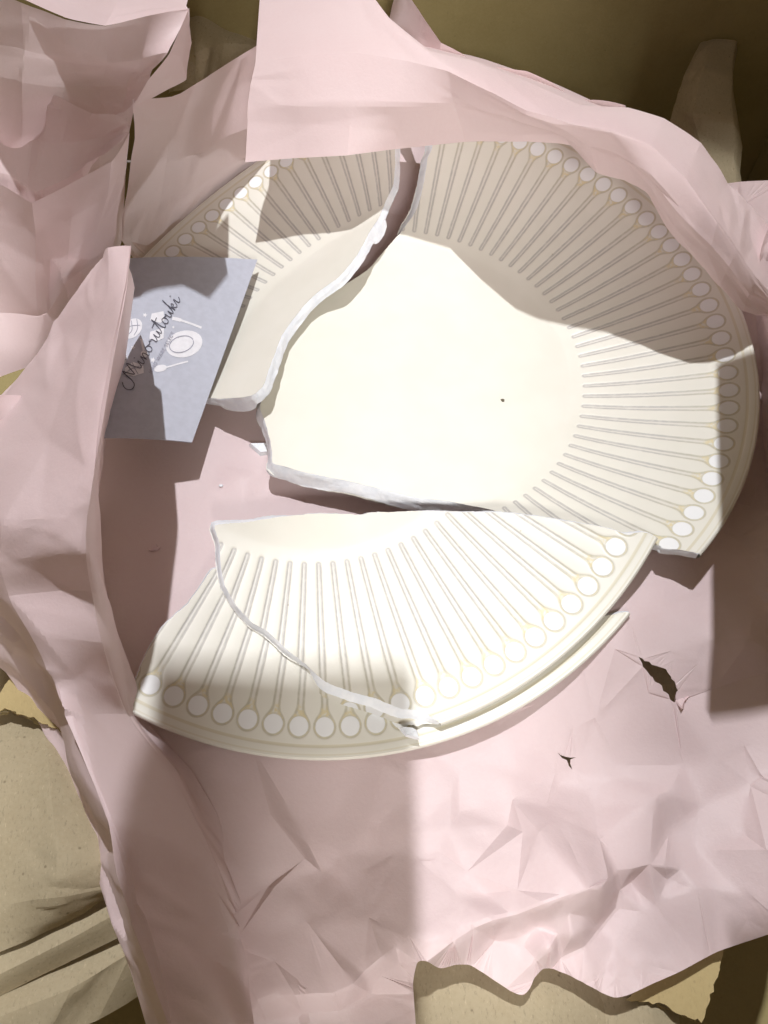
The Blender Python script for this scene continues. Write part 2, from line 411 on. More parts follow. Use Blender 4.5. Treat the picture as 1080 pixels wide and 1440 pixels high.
def board_piece(name, label, outline, z, thick=.004, tilt=(0, 0)):
    """torn corrugated board: two liners and a wavy flute between them along the edge"""
    top = np.array([U(px, py, z) for px, py in outline]); c = top.mean(0)
    top[:, 2] += (top[:, 0] - c[0]) * tilt[0] + (top[:, 1] - c[1]) * tilt[1]
    e = empty(name, (c[0], c[1], top[:, 2].min() - thick)); tag(e, label, 'cardboard')
    lp = resample(np.vstack([top, top[:1]]), .0012)[:-1]
    k = np.arange(len(lp)); j = np.stack([_hash(k, k * 0, 5) - .5, _hash(k, k * 0, 6) - .5, k * 0], 1) * .0009
    n = len(lp)
    for nm, dz, jj in (('liner', 0, j), ('liner', -thick + .0006, -j)):
        V = np.vstack([lp + jj + [0, 0, dz], lp + jj + [0, 0, dz - .0006]])
        F = [tuple(range(n)), tuple(range(2 * n - 1, n - 1, -1))] + [(i, n + i, n + (i + 1) % n, (i + 1) % n) for i in range(n)]
        mesh_obj(nm, V, F, BOARD, e, smooth=False)
    ctr = lp.mean(0); inn = ctr + (lp - ctr) * .97
    s = np.cumsum(np.r_[0, np.linalg.norm(np.diff(lp, axis=0), axis=1)])
    wv = -thick * .5 + (thick * .36) * np.sin(s / .0055 * 2 * math.pi)
    a = inn + np.stack([s * 0, s * 0, wv + .0003], 1); b = ctr + (inn - ctr) * .86 + np.stack([s * 0, s * 0, wv], 1)
    V = np.vstack([a, b]); F = [(i, (i + 1) % n, n + (i + 1) % n, n + i) for i in range(n)]
    mesh_obj('flute', V, F, KRAFT, e)
    return e
board_piece('cardboard_piece', 'torn yellow brown cardboard strip at left edge under the pink fold',
            [(-40, 1010), (0, 972), (45, 918), (70, 935), (112, 985), (120, 1045), (60, 1015), (10, 995)], -.016, tilt=(.05, .1))
board_piece('cardboard_piece', 'broken yellow cardboard corner with frayed edge at bottom right',
            [(880, 1404), (905, 1385), (960, 1352), (1012, 1320), (1016, 1345), (988, 1436), (965, 1428), (930, 1412)], -.022, tilt=(.05, .05))

# ------------------------------------------------------------------ pink wrapping paper
pink = empty('pink_wrapping_paper', (0, 0, -.0125))
tag(pink, 'crumpled pink wrapping paper opened out around the broken plate', 'wrapping paper')
ZF = -.0125

def sst(t): t = np.clip(t, 0, 1); return t * t * (3 - 2 * t)
def swell(x, y):
    """the wadding lifts the sheet up to the front pieces on the right"""
    return .017 * sst((x - .005) / .06) * sst((y + .140) / .045) * (1 - sst((y + .075) / .045))
def px2(p):
    z = ZF
    for _ in range(8): q = U(p[0], p[1], z); z = ZF + float(swell(q[0], q[1]))
    return q[:2]
STEPS = [((500, 1372), (850, 1222), .0105, .034, .0042), ((320, 1430), (590, 1318), .0070, .030, .0045),
         ((735, 1392), (890, 1252), .0095, .022, .0036), ((731, 1322), (965, 1208), .0065, .014, .0034)]
FOLDS = []
def floor_sheet():
    out = [(170, 560), (300, 250), (420, 190), (620, 160), (830, 190), (960, 260), (1075, 360), (1150, 480), (1200, 700), (1190, 900), (1150, 1130), (1120, 1296),
           (1080, 1314), (1013, 1337), (958, 1366), (917, 1384), (887, 1398), (866, 1402), (839, 1390), (810, 1374), (780, 1362), (765, 1362), (753, 1374), (747, 1388), (736, 1399), (718, 1393),
           (680, 1368), (660, 1357), (640, 1357), (620, 1362), (592, 1356), (582, 1360), (580, 1390), (583, 1440), (585, 1500), (380, 1500), (345, 1340), (300, 1220), (250, 1100), (190, 1010), (120, 800), (120, 660)]
    o2 = np.array([px2(p) for p in out]); lp = smooth_path(np.vstack([o2, o2[:1]]), 5, .3)[:-1]
    lp = resample(np.vstack([lp, lp[:1]]), .0050)[:-1]
    hole = np.array([px2(p) for p in [(898, 922), (905, 937), (917, 953), (928, 962), (937, 974), (949, 989), (950, 978), (954, 970), (948, 957), (937, 942), (927, 938), (917, 934)]])
    hole = resample(np.vstack([hole, hole[:1]]), .0012)[:-1]
    k = np.arange(len(hole)); hole = hole + np.stack([_hash(k, k*0, 3) - .5, _hash(k, k*0, 4) - .5], 1) * .0007
    slit = np.array([px2(p) for p in [(784, 1057), (789, 1061), (795, 1063), (803, 1064.5), (811, 1064), (803, 1067), (803, 1073), (806, 1081), (801, 1076), (798, 1068), (791, 1065)]])
    x0, y0 = lp.min(0); x1, y1 = lp.max(0); st = .0078
    gx, gy = np.meshgrid(np.arange(x0, x1, st), np.arange(y0, y1, st * .87)); gx[1::2] += st / 2
    P = np.stack([gx.ravel(), gy.ravel()], 1); P = P + rng.uniform(-.42, .42, P.shape) * st
    P = P[rng.uniform(0, 1, len(P)) > .45 - .9 * vnoise(P[:, 0] / .035, P[:, 1] / .035, 12)]; P = P[inside(P, lp) & ~inside(P, hole) & ~inside(P, slit)]
    for l in (lp, hole, slit): P = clear_of(P, l, .0022)
    for a, b, amp_, wf, wn in STEPS:                           # the mesh follows the sharp folds
        a2, b2 = px2(a), px2(b); t = (b2 - a2) / np.linalg.norm(b2 - a2); nn = np.array([-t[1], t[0]])
        mid = np.linspace(0, 1, 60)[:, None]; bow = nn * (.0018 * np.sin(mid * 9 + a[0]) + .003 * np.sin(mid * math.pi) * (1 if a[0] % 2 else -1))
        ln_ = a2 + (b2 - a2) * mid + bow; c_ = ln_[::5]; jit_ = rng.uniform(-.0006, .0006, c_.shape)
        extra = np.vstack([c_ + jit_, c_[::2] - nn * wn]); extra = extra[inside(extra, lp)]; extra = clear_of(extra, lp, .002)
        P = np.vstack([clear_of(P, extra, .0030), extra]); FOLDS.append((ln_, nn, t, amp_, wf, wn))
    V, F = cdt([lp, hole, slit], P)
    X, Y = V[:, 0], V[:, 1]
    z = ZF + swell(X, Y)
    z += np.clip((X - .110) / .03, 0, None) ** 1.1 * .030 * np.clip((Y + .10) / .02, 0, 1)          # up the right side
    z -= .022 * np.clip((-.05 - X) / .03, 0, 1) * np.clip((Y - .0) / .03, 0, 1)                     # lower under the left shard
    z -= .012 * np.clip((Y - .06) / .04, 0, 1)
    a = px2((1000, 962)); b = px2((1085, 893)); t = (b - a) / np.linalg.norm(b - a); nn = np.array([t[1], -t[0]])
    s = (X - a[0]) * nn[0] + (Y - a[1]) * nn[1]
    z += .30 * np.clip(s, 0, .05) * np.clip((X - .083) / .03, 0, 1)                                 # plane turned up at lower right
    z += .007 * np.clip((X - .085) / .012, 0, 1) * np.clip((.012 + s) / .012, 0, 1) * (s < 0)
    amp = np.clip((-.115 - Y) / .03, .10, 1)                                                        # flat under the plate, crumpled in front
    amp = np.maximum(amp, np.clip((X - .085) / .02, 0, .8))
    z += amp * .0070 * facets(X, Y, .032, 31)
    def cr(a, b, amp, w1, w2):
        nonlocal z; z = z + seg_crease(X, Y, px2(a), px2(b), amp, w1, w2)
    for ln_, nn, t, amp_, wf, wn in FOLDS:
        a2, b2 = ln_[0], ln_[-1]; L_ = np.linalg.norm(b2 - a2); sx_ = ((X - a2[0]) * t[0] + (Y - a2[1]) * t[1])
        base = np.interp(sx_, (ln_ - a2) @ t, (ln_ - a2) @ nn); dd = (X - a2[0]) * nn[0] + (Y - a2[1]) * nn[1] - base
        q = sx_ / L_; win = sst(q / .35) * sst((1 - q) / .22)
        z = z + amp_ * win * np.where(dd >= 0, np.clip(1 - dd / wf, 0, 1) ** 1.6, sst(1 + dd / wn))
    cr((585, 1200), (770, 1080), .002, .012, .012); cr((630, 1235), (830, 1135), .004, .012, .008); cr((690, 1265), (960, 1095), .006, .018, .010)
    cr((860, 1180), (1060, 1040), .004, .010, .012); cr((900, 1300), (1080, 1180), .004, .012, .016)
    cr((330, 700), (385, 610), .0018, .010, .008); cr((880, 840), (935, 900), .0022, .010, .010)
    kd = KDTree(len(lp) + len(hole) + len(slit))
    for i_, q_ in enumerate(np.vstack([lp, hole, slit])): kd.insert((q_[0], q_[1], 0), i_)
    kd.balance(); near = np.array([kd.find((a, b, 0))[2] < .001 for a, b in V])
    z = z + amp * .0022 * rng.uniform(-1, 1, len(V)) * np.clip(.45 + 1.8 * vnoise(X / .04, Y / .04, 91), .12, 1) * np.where(near, .2, 1)
    # each facet divided, with a slight bend and finer crinkles
    bm = bmesh.new(); vs = [bm.verts.new((a, b, c)) for (a, b), c in zip(V, z)]
    for f in F:
        try: bm.faces.new([vs[k] for k in f])
        except ValueError: pass
    bmesh.ops.recalc_face_normals(bm, faces=bm.faces)
    bmesh.ops.subdivide_edges(bm, edges=bm.edges[:], cuts=6, use_grid_fill=True, smooth=0.12, smooth_falloff='LINEAR')
    for _ in range(3): bmesh.ops.smooth_vert(bm, verts=[v for v in bm.verts if not v.is_boundary], factor=.5, use_axis_x=False, use_axis_y=False, use_axis_z=True)
    bm.verts.ensure_lookup_table(); Q = np.array([v.co[:] for v in bm.verts]); fx, fy = Q[:, 0], Q[:, 1]
    a3 = np.maximum(np.clip((-.115 - fy) / .03, .10, 1), np.clip((fx - .085) / .02, 0, .8)) * np.clip(.4 + 2.2 * vnoise(fx / .028, fy / .028, 77), 0, 1)
    Q[:, 2] += a3 * (.0020 * facets(fx, fy, .0075, 37) + .0008 * facets(fx, fy, .0038, 38))
    bm.faces.ensure_lookup_table(); FF = [tuple(v.index for v in f.verts) for f in bm.faces]; bm.free()
    o = mesh_obj('sheet', Q, FF, PINK, pink); o.data.set_sharp_from_angle(angle=math.radians(18)); return o
floor_sheet()

def dropped(row, out, dz):
    R_ = []
    for q in row:
        p = U(*q); r = math.hypot(p[0], p[1]); k = max(r + out, .126 + out) / r
        R_.append((p[0] * k, p[1] * k, p[2] + dz, 0))
    return R_
# flap that hangs over the far rim of the plate
e0 = [(343,226,0.023),(414,222,0.027),(488,218,0.034),(555,211,0.0335),(654,201,0.04),(740,200,0.049),(802,205,0.053),(839,243,0.053),(876,256,0.053),(910,281,0.052),(947,330,0.05),(987,367,0.047),(1013,398,0.042),(1044,434,0.033),(1078,444,0.027)]
e1 = [(349,144,0.033),(420,150,0.039),(492,150,0.044),(560,150,0.048),(640,150,0.053),(715,165,0.058),(775,185,0.061),(822,205,0.062),(870,225,0.064),(915,255,0.064),(955,300,0.059),(1000,345,0.055),(1025,375,0.05),(1055,415,0.04),(1085,430,0.032)]
e2 = [(360,90,0.039),(430,80,0.047),(500,75,0.053),(570,85,0.058),(629,100,0.063),(690,130,0.068),(740,158,0.07),(800,175,0.071),(860,185,0.073),(915,205,0.071),(965,250,0.067),(1010,310,0.061),(1040,350,0.054),(1065,390,0.045),(1090,420,0.035)]
e3 = [(369,-30,0.041),(445,-60,0.047),(505,-30,0.053),(547,26,0.057),(603,73,0.06),(666,89,0.059),(740,115,0.059),(817,146,0.061),(884,150,0.061),(935,165,0.06),(987,200,0.057),(1025,252,0.051),(1050,285,0.046),(1076,319,0.039),(1095,345,0.033)]
patch('top_flap', [e0, e1, e2, e3, dropped(e3, .004, -.03), dropped(e3, .008, -.075)], PINK, pink, cr=.0014, cell=.026, seed=41, T=.25)
# second layer of the sheet behind the flap
patch('back_layer', [[(560, -30, .035), (620, 60, .048), (680, 88, .052), (740, 106, .05), (820, 140, .045), (880, 150, .04)],
                     [(545, 40, .02), (610, 110, .03), (680, 140, .03), (740, 150, .03), (820, 180, .03), (880, 190, .02)]], PINK, pink, cr=.001, seed=43)
# right hand roll at the frame edge
patch('right_roll', [[(1062, 388, .040), (1068, 350, .044), (1085, 310, .045), (1120, 280, .04)],
                     [(1066, 420, .030), (1076, 400, .034), (1090, 380, .036), (1130, 360, .03)],
                     [(1062, 455, .012), (1072, 460, .018), (1090, 470, .026), (1140, 470, .03)],
                     [(1066, 560, -.004), (1076, 570, .006), (1090, 580, .02), (1140, 580, .03)],
                     [(1070, 700, -.008), (1082, 710, .004), (1100, 720, .016), (1150, 720, .03)]], PINK, pink, cr=.0012, cell=.014, seed=47)
# upper left: the sheet climbs the side of the box in folds
patch('back_fold', [[(190,143,.062),(240,135,.046),(290,110,.037),(330,83,.033),(360,64,.030),(385,50,.022)],
                    [(187,170,.051),(238,165,.036),(287,150,.028),(330,125,.024),(362,108,.021),(395,95,.014)],
                    [(183,215,.036),(233,225,.018),(280,215,.014),(325,190,.012),(365,175,.010),(405,160,.006)],
                    [(180,270,.014),(225,285,-.004),(270,270,-.005),(315,240,-.004),(365,215,-.003),(410,200,-.002)],
                    [(172,335,-.010),(205,345,-.022),(250,310,-.021),(300,275,-.018),(350,240,-.014),(420,215,-.010)],
                    [(200,380,-.030),(240,370,-.036),(280,340,-.035),(330,300,-.033),(400,260,-.026),(450,240,-.020)]], PINK, pink, cr=.0013, cell=.024, seed=53)
patch('upper_fold', [[(-60,-30,.100),(33,0,.100),(92,24,.095),(148,35,.090),(207,22,.090),(267,11,.088)],
                     [(-60,60,.078),(30,75,.084),(90,85,.080),(150,85,.077),(200,80,.079),(237,74,.083)],
                     [(-60,100,.066),(30,120,.068),(90,128,.062),(140,130,.060),(175,125,.062),(207,111,.072)],
                     [(-60,180,.050),(30,190,.050),(90,185,.046),(140,178,.050),(168,162,.054),(190,143,.062)],
                     [(-60,250,.030),(30,250,.030),(110,245,.026),(140,235,.030),(170,220,.034),(184,205,.038)],
                     [(-60,330,.005),(30,335,.005),(100,330,.002),(130,320,.006),(155,300,.008),(181,270,.0135)],
                     [(-60,420,-.01),(30,420,-.01),(100,410,-.012),(135,395,-.015),(165,375,-.018),(178,335,-.011)]], PINK, pink, cr=.002, cell=.022, seed=59)
patch('fold_return', [[(267,11,.088),(237,74,.083),(207,111,.072),(190,143,.062)],
                      [(269,30,.074),(255,80,.068),(235,110,.066),(194,145,.060)],
                      [(268,60,.060),(263,112,.058),(240,124,.058),(205,141,.054)]], PINK, pink, cr=.0006, cell=.02, seed=61)
patch('turned_edge', [[(33,0,.100),(92,24,.095),(148,35,.090),(207,22,.090),(264,12,.088)],
                      [(50,-14,.096),(110,6,.092),(160,14,.088),(215,4,.086),(262,6,.085)],
                      [(70,-45,.084),(130,-25,.080),(180,-20,.078),(240,-25,.074),(275,-25,.07)]], PINK, pink, cr=.0008, cell=.02, seed=67)
patch('pocket', [[(-60,80,0.0610),(0,105,0.0616),(60,130,0.0616),(130,158,0.0604),(160,160,0.0591),(178,166,0.0573)],
                 [(-60,120,0.0573),(0,128,0.0585),(60,150,0.0579),(125,168,0.0573),(158,172,0.0566),(179,172,0.0566)],
                 [(-60,170,0.0511),(10,180,0.0486),(60,200,0.0460),(110,200,0.0480),(150,190,0.0517),(180,180,0.0554)],
                 [(-60,230,0.0449),(10,245,0.0411),(50,270,0.0386),(95,250,0.0417),(135,222,0.0467),(179,188,0.0542)],
                 [(-60,290,0.0374),(10,300,0.0311),(50,310,0.0298),(95,280,0.0349),(135,240,0.0411),(176,200,0.0486)]], PINK, pink, cr=.0022, cell=.014, seed=71)
patch('pocket_front', [[(-60,240,0.0486),(0,262,0.0486),(45,285,0.0480),(100,257,0.0504),(155,226,0.0535),(181,186,0.0554)],
                       [(-60,290,0.0386),(0,310,0.0374),(50,325,0.0374),(100,305,0.0398),(150,275,0.0423),(175,235,0.0460)],
                       [(-60,350,0.0262),(0,370,0.0249),(50,380,0.0236),(95,355,0.0274),(135,325,0.0298),(165,290,0.0324)],
                       [(-60,440,0.0137),(0,440,0.0100),(50,440,0.0075),(90,415,0.0087),(120,385,0.0124),(160,340,0.0150)],
                       [(-60,540,0.0075),(0,530,0.0024),(50,510,-0.0040),(90,490,-0.0080),(130,460,-0.0080),(160,400,-0.0060)]], PINK, pink, cr=.0026, cell=.02, seed=73)
# the tall fold along the left
L_rows = [[(118,392,0.0084),(132,375,0.0244),(150,347,0.0564),(187,343,0.0573),(186,385,0.045),(180,420,0.02)],
          [(84,446,0.0184),(96,430,0.0344),(148,419,0.0664),(181,404,0.0723),(178,445,0.04),(175,490,0.01)],
          [(50,495,0.0139),(67,478,0.0299),(126,478,0.0619),(163,485,0.0742),(162,520,0.04),(160,580,0.005)],
          [(10,545,0.0121),(30,522,0.0281),(89,548,0.0601),(148,570,0.0746),(148,600,0.04),(145,660,-0.004)],
          [(-25,590,0.0112),(0,565,0.0272),(63,596,0.0592),(137,645,0.0719),(138,670,0.035),(135,730,-0.012)],
          [(-70,650,0.0102),(-40,630,0.0262),(41,652,0.0582),(130,690,0.0683),(136,720,0.03),(140,780,-0.013)],
          [(-90,720,0.0066),(-60,705,0.0226),(7,730,0.0546),(122,730,0.0637),(132,770,0.025),(150,830,-0.013)],
          [(-90,800,-0.0025),(-60,785,0.0135),(0,790,0.0455),(118,775,0.0582),(134,815,0.022),(152,870,-0.013)],
          [(-50,870,-0.0098),(-30,855,0.0062),(20,835,0.0382),(128,832,0.0437),(146,865,0.016),(164,905,-0.013)],
          [(-10,925,-0.01),(10,905,0.006),(45,890,0.036),(145,905,0.034),(160,920,0.01),(178,938,-0.013)],
          [(38,985,-0.018),(50,962,-0.004),(70,955,0.03),(160,960,0.019),(172,970,0.004),(190,978,-0.0135)],
          [(72,1045,-0.02),(85,1022,-0.01),(92,1005,0.028),(178,1005,0.005),(186,1010,-0.003),(204,1022,-0.0135)]]
L_rows += [[(100,1105,-.02),(112,1095,-.006),(122,1080,.026),(235,1088,.002),(250,1087,-.006),(264,1085,-.0140)],
          [(128,1170,-.02),(140,1160,-.008),(150,1148,.024),(262,1160,.000),(282,1155,-.007),(300,1150,-.0140)],
          [(140,1230,-.02),(153,1220,-.008),(165,1210,.022),(295,1235,-.004),(314,1225,-.009),(332,1215,-.0140)],
          [(160,1300,-.022),(172,1290,-.01),(185,1280,.020),(325,1300,-.007),(345,1290,-.010),(364,1280,-.0140)],
          [(186,1372,-.024),(198,1362,-.012),(210,1350,.018),(345,1360,-.009),(368,1350,-.011),(392,1340,-.0140)],
          [(216,1472,-.024),(228,1462,-.012),(240,1450,.014),(370,1450,-.011),(398,1450,-.012),(424,1450,-.0140)]]
patch('left_fold', L_rows, PINK, pink, cr=.0019, cell=.020, seed=79, T=.1, K=.35)
patch('outer_crumple', [[(-80,520,.030),(-20,545,.034),(20,560,.030),(60,590,.020)],
                        [(-80,580,.020),(-20,600,.022),(25,610,.026),(55,640,.016)],
                        [(-80,640,.010),(-20,650,.016),(10,665,.018),(40,680,.008)],
                        [(-80,680,-.004),(-20,672,.004),(12,698,.000),(30,720,-.004)]], PINK, pink, cr=.004, cell=.014, seed=89)
# torn lip at the hole
patch('torn_lip', [[(951, 990, -.010), (957, 978, -.010), (964, 962, -.0105), (962, 945, -.0115)],
                   [(956, 992, -.004), (966, 982, -.002), (972, 962, -.004), (968, 945, -.008)],
                   [(962, 994, -.011), (978, 988, -.009), (982, 966, -.010), (976, 948, -.0115)]], PINK, pink, cr=.0012, cell=.006, seed=97, res=.0008)

# ------------------------------------------------------------------ the broken plate
def prof(r):
    s = np.clip((np.asarray(r, float) - 58.5) / (RR - 58.5), 0, 1)
    return 19.5 * s ** 1.25
def under(r):
    r = np.asarray(r, float)
    foot = 2.4 * np.clip(1 - ((r - 54) / 5.5) ** 2, 0, 1) ** .5
    t = np.clip((r - 50) / 20, 0, 1)
    return prof(r) - 3.2 + .8 * t * t * (3 - 2 * t) - foot
def relief(x, y):
    r = np.hypot(x, y); a = np.arctan2(y, x) / STEP; u = np.abs(a - np.round(a))           # 0 on a stick, .5 between two
    wv = np.clip((r - 63) / 4, 0, 1) * np.clip((RH - 1 - r) / 5, 0, 1)
    pet = np.clip((u - .12) / .38, 0, 1)
    ch = np.clip((.135 - u) / .05, 0, 1)
    return wv * ((.09) * np.sin(pet * math.pi / 2) ** .6 - .09 * ch) + .25 * np.clip(1 - ((r - 114.9) / .9) ** 2, 0, 1)

def shard(label, R, o, breaks, rim, name='plate_shard', cat='plate shard', group='pieces of the broken plate', bev=None, seed=1):
    """breaks: path in mm from the end of the rim arc to its start; rim: (angle0, angle1) in degrees"""
    e = empty(name, tuple(o)); M = Matrix([list(r) for r in R]); e.rotation_mode = 'QUATERNION'; e.rotation_quaternion = M.to_quaternion()
    tag(e, label, cat, group)
    a0, a1 = np.radians(rim); n = max(8, int(abs(a1 - a0) * RR / .9)); th = np.linspace(a0, a1, n)
    arc = np.stack([RR * np.cos(th), RR * np.sin(th)], 1)
    br = resample(smooth_path(np.vstack([arc[-1:], np.array(breaks), arc[:1]]), 4, .35), .8)
    k = np.arange(len(br)); jit = .16 * (_hash(k // 3, k * 0, seed) - .5) + .14 * (_hash(k, k * 0, seed + 1) - .5)
    tn = np.gradient(br, axis=0); tn /= np.linalg.norm(tn, axis=1)[:, None] + 1e-9
    area = np.cross(arc[0] - br[len(br)//2], arc[-1] - br[len(br)//2])
    loop0 = np.vstack([arc, br[1:-1]])
    ccw = np.sum(loop0[:, 0] * np.roll(loop0[:, 1], -1) - np.roll(loop0[:, 0], -1) * loop0[:, 1]) > 0
    nr = np.stack([tn[:, 1], -tn[:, 0]], 1) * (1 if ccw else -1)                           # outward
    br = br + nr * (jit * np.minimum(1, np.minimum(k, len(k) - 1 - k) / 4.0))[:, None]
    loop = np.vstack([arc, br[1:-1]]); isrim = np.r_[np.ones(n, bool), np.zeros(len(br) - 2, bool)]
    # interior points: a polar grid in step with the pattern, a coarse grid in the well
    pts = []
    for r in np.arange(59, RR - .4, 1.1):
        us = np.array([0, .08, .11, .14, .2, .3, .4, .5, .6, .7, .8, .86, .89, .92]) if r > 62 else np.array([0, .33, .66])
        th = (np.arange(-47, 47)[:, None] + us[None]).ravel() * STEP; th = th[(th > -math.pi) & (th < math.pi)]; pts.append(np.stack([r * np.cos(th), r * np.sin(th)], 1))
    gx, gy = np.meshgrid(np.arange(-58, 58, 2.5), np.arange(-58, 58, 2.5)); g = np.stack([gx.ravel(), gy.ravel()], 1)
    pts.append(g[np.hypot(g[:, 0], g[:, 1]) < 57.5]); P = np.vstack(pts); P = P[inside(P, loop)]
    V, F = cdt([loop], clear_of(P, loop, .4))
    rr = np.hypot(V[:, 0], V[:, 1]); z = prof(rr) + relief(V[:, 0], V[:, 1])
    tri = V[F]; s = np.cross(tri[:, 1] - tri[:, 0], tri[:, 2] - tri[:, 0]); F = np.where(s[:, None] < 0, F[:, ::-1], F)
    top_loop = np.column_stack([loop, prof(np.hypot(loop[:, 0], loop[:, 1])) + relief(loop[:, 0], loop[:, 1])])
    VV = np.column_stack([V, z]) ; FF = [tuple(f) for f in F]
    # rolled rim belongs to the glazed face
    b0 = len(VV); ring = []
    for q in np.linspace(0, math.pi, 7)[0:]:
        rad = RR + .9 * math.sin(q) ; zz = 19.5 + relief(np.array([RR]), np.array([0.]))[0]
        ring.append(np.column_stack([np.cos(np.linspace(a0, a1, n)) * rad, np.sin(np.linspace(a0, a1, n)) * rad, np.full(n, zz - 1.2 * (1 - math.cos(q)))]))
    VV = np.vstack([VV] + ring)
    sgn = 1 if ccw else -1
    for j in range(6):
        for i in range(n - 1):
            f = (b0 + j*n + i, b0 + (j+1)*n + i, b0 + (j+1)*n + i + 1, b0 + j*n + i + 1)
            FF.append(f if sgn > 0 else f[::-1])
    mesh_obj('glazed_face', VV * .001, FF, GLAZE, e, local=True)
    # broken edge: from the glaze down to the underside, bulging and chipped
    nb = len(br); bt = np.column_stack([br, prof(np.hypot(br[:, 0], br[:, 1])) + relief(br[:, 0], br[:, 1])])
    bv = np.zeros(nb) + .6
    if bev:
        for (lo_, hi_, amt) in bev:
            t = np.linspace(0, 1, nb); wgt = np.clip((t - lo_) / .03, 0, 1) * np.clip((hi_ - t) / .03, 0, 1); bv = bv * (1 - wgt) + amt * wgt
    rings = []; tt = np.linspace(0, 1, 7)
    zb = under(np.hypot(br[:, 0], br[:, 1]))
    for j, t in enumerate(tt):
        kn = np.arange(0, nb + 9, 9); kf = np.arange(0, nb + 3, 3)
        off = bv * (t ** .8) + (np.interp(k, kn, .38 * (_hash(kn, kn * 0 + j, seed + 5) - .5)) + np.interp(k, kf, .16 * (_hash(kf, kf * 0 + j, seed + 6) - .5))) * (0 if j == 0 else 1)
        zz = bt[:, 2] * (1 - t) + zb * t - (0.03 if j == 0 else 0)
        rings.append(np.column_stack([br + nr * off[:, None], zz]))
    VB = np.vstack(rings); FB = []
    for j in range(6):
        for i in range(nb - 1):
            f = (j*nb + i, (j+1)*nb + i, (j+1)*nb + i + 1, j*nb + i + 1); FB.append(f if ccw else f[::-1])
    mesh_obj('broken_edge', VB * .001, FB, BISQUE, e, local=True)
    # underside
    lo_loop = np.vstack([ring[-1][:, :2], rings[-1][1:-1, :2]]); 
    gx, gy = np.meshgrid(np.arange(-117, 117, 3.0), np.arange(-117, 117, 3.0)); g = np.stack([gx.ravel(), gy.ravel()], 1)
    ctr = lo_loop.mean(0); g = g[inside(g, ctr + (lo_loop - ctr) * .97)]
    V2, F2 = cdt([lo_loop], g); r2 = np.hypot(V2[:, 0], V2[:, 1]); z2 = under(np.minimum(r2, RR))
    tri = V2[F2]; s = np.cross(tri[:, 1] - tri[:, 0], tri[:, 2] - tri[:, 0]); F2 = np.where(s[:, None] > 0, F2[:, ::-1], F2)
    mesh_obj('underside', np.column_stack([V2, z2]) * .001, [tuple(f) for f in F2], GLAZE, e, local=True)
    return e

A_R = [[0.49856, -0.866855, 0.0], [0.866855, 0.49856, 0.0], [0.0, 0.0, 1.0]]
shard('largest plate piece holding the flat ivory centre and the right rim', A_R, (0, 0, 0),
      [(-28.2,-108.1),(-29.2,-103.9),(-28.5,-101.8),(-31.0,-88.0),(-33.5,-72.0),(-34.4,-55.7),(-35.6,-48.5),(-39.0,-38.0),(-42.2,-31.2),(-44.2,-24.6),(-46.0,-17.9),(-48.7,-7.9),(-52.8,4.5),(-54.5,11.9),(-55.3,15.8),
       (-52.4,17.9),(-47.5,22.0),(-42.2,27.4),(-38.5,31.2),(-27.2,34.5),(-18.2,38.5),(-8.1,40.5),(2.6,40.5),(14.4,37.0),(25.2,33.5),(34.7,30.7),(41.5,30.6),(50.3,30.1),(56.4,29.4),(62.7,28.9),(68.0,29.1),(76.8,31.4),(82.6,33.6),(87.3,35.4),(91.4,35.9),(100,41)],
      (23.6, -103.7), bev=[(.22, .47, 1.9), (.47, .54, 1.6), (.80, 1.0, 2.6)], seed=11)
D_R = [[0.249991, 0.968215, 0.007954], [-0.897586, 0.23482, -0.373095], [-0.363104, 0.086131, 0.927759]]
shard('broad rim piece lying on top in front, inner edge overlapping the largest piece', D_R, (-0.029233, -0.015473, 0.021786),
      [(77.6,82.2),(76.7,77.4),(73.4,72.4),(68.8,63.4),(62.0,48.2),(57.1,31.8),(54.2,21.3),(51.1,6.1),(51.3,3.8),(47.8,-8.9),(46.2,-19.7),(45.1,-32.8),(44.1,-40.9),
       (49.9,-40.6),(57.3,-41.8),(62.9,-41.7),(68.8,-40.0),(75.1,-36.6),(79.6,-32.3),(85.5,-28.3),(91.3,-23.7),(97.6,-19.3),
       (101.6,-13.5),(103.4,-10.6),(105.6,-6.4),(108.4,-2.6),(110.4,.4),(111.2,3.6),(113.4,6.6)],
      (4.6, 46.7), bev=[(.46, .80, 1.7), (.80, 1.0, 4.2)], seed=23)
C_R = [[-0.447846, 0.894073, 0.008167], [-0.831318, -0.413014, -0.371926], [-0.329156, -0.173355, 0.928226]]
shard('shaded rim piece lying underneath at lower left, cracked along the upper piece', C_R, (-0.024517, -0.017850, 0.018276),
      [(27.9,111.5),(33.3,105.6),(47.1,91.5),(66.2,68.1),(71.3,34.9),(69.7,7.1),(70.6,-1.5),(76.8,-2.3),(83.8,-3.0),(89.0,-4.7),(93.7,-5.9),(100.6,-5.8),(108.0,-4.6),(114.0,-3.4)],
      (-1.5, 76.7), seed=37)
B_R = [[-0.619791, -0.603095, -0.50213], [0.569289, -0.785935, 0.241279], [-0.540156, -0.136315, 0.830452]]
shard('tilted rim piece at upper left, tucked behind the blue grey card', B_R, (-0.009663, 0.003731, 0.025336),
      [(78.0,62.0),(58.0,56.0),(36.5,49.9),(23.3,46.1),(19.6,44.4),(18.5,42.5),(18.5,39.2),(22.2,33.6),(27.5,24.7),(31.5,17.5),(33.0,11.1),(34.2,2.5),(33.0,-5.1),(29.9,-12.4),(30.6,-22.1),(32.7,-28.9),(35.6,-36.2),(37.0,-41.6),(39.0,-48.0),(40.3,-54.4),(41.1,-59.0),(44.8,-66.1),(48.6,-72.2),(54,-82)],
      (-58.0, 36.0), bev=[(.22, .98, .9)], seed=41)

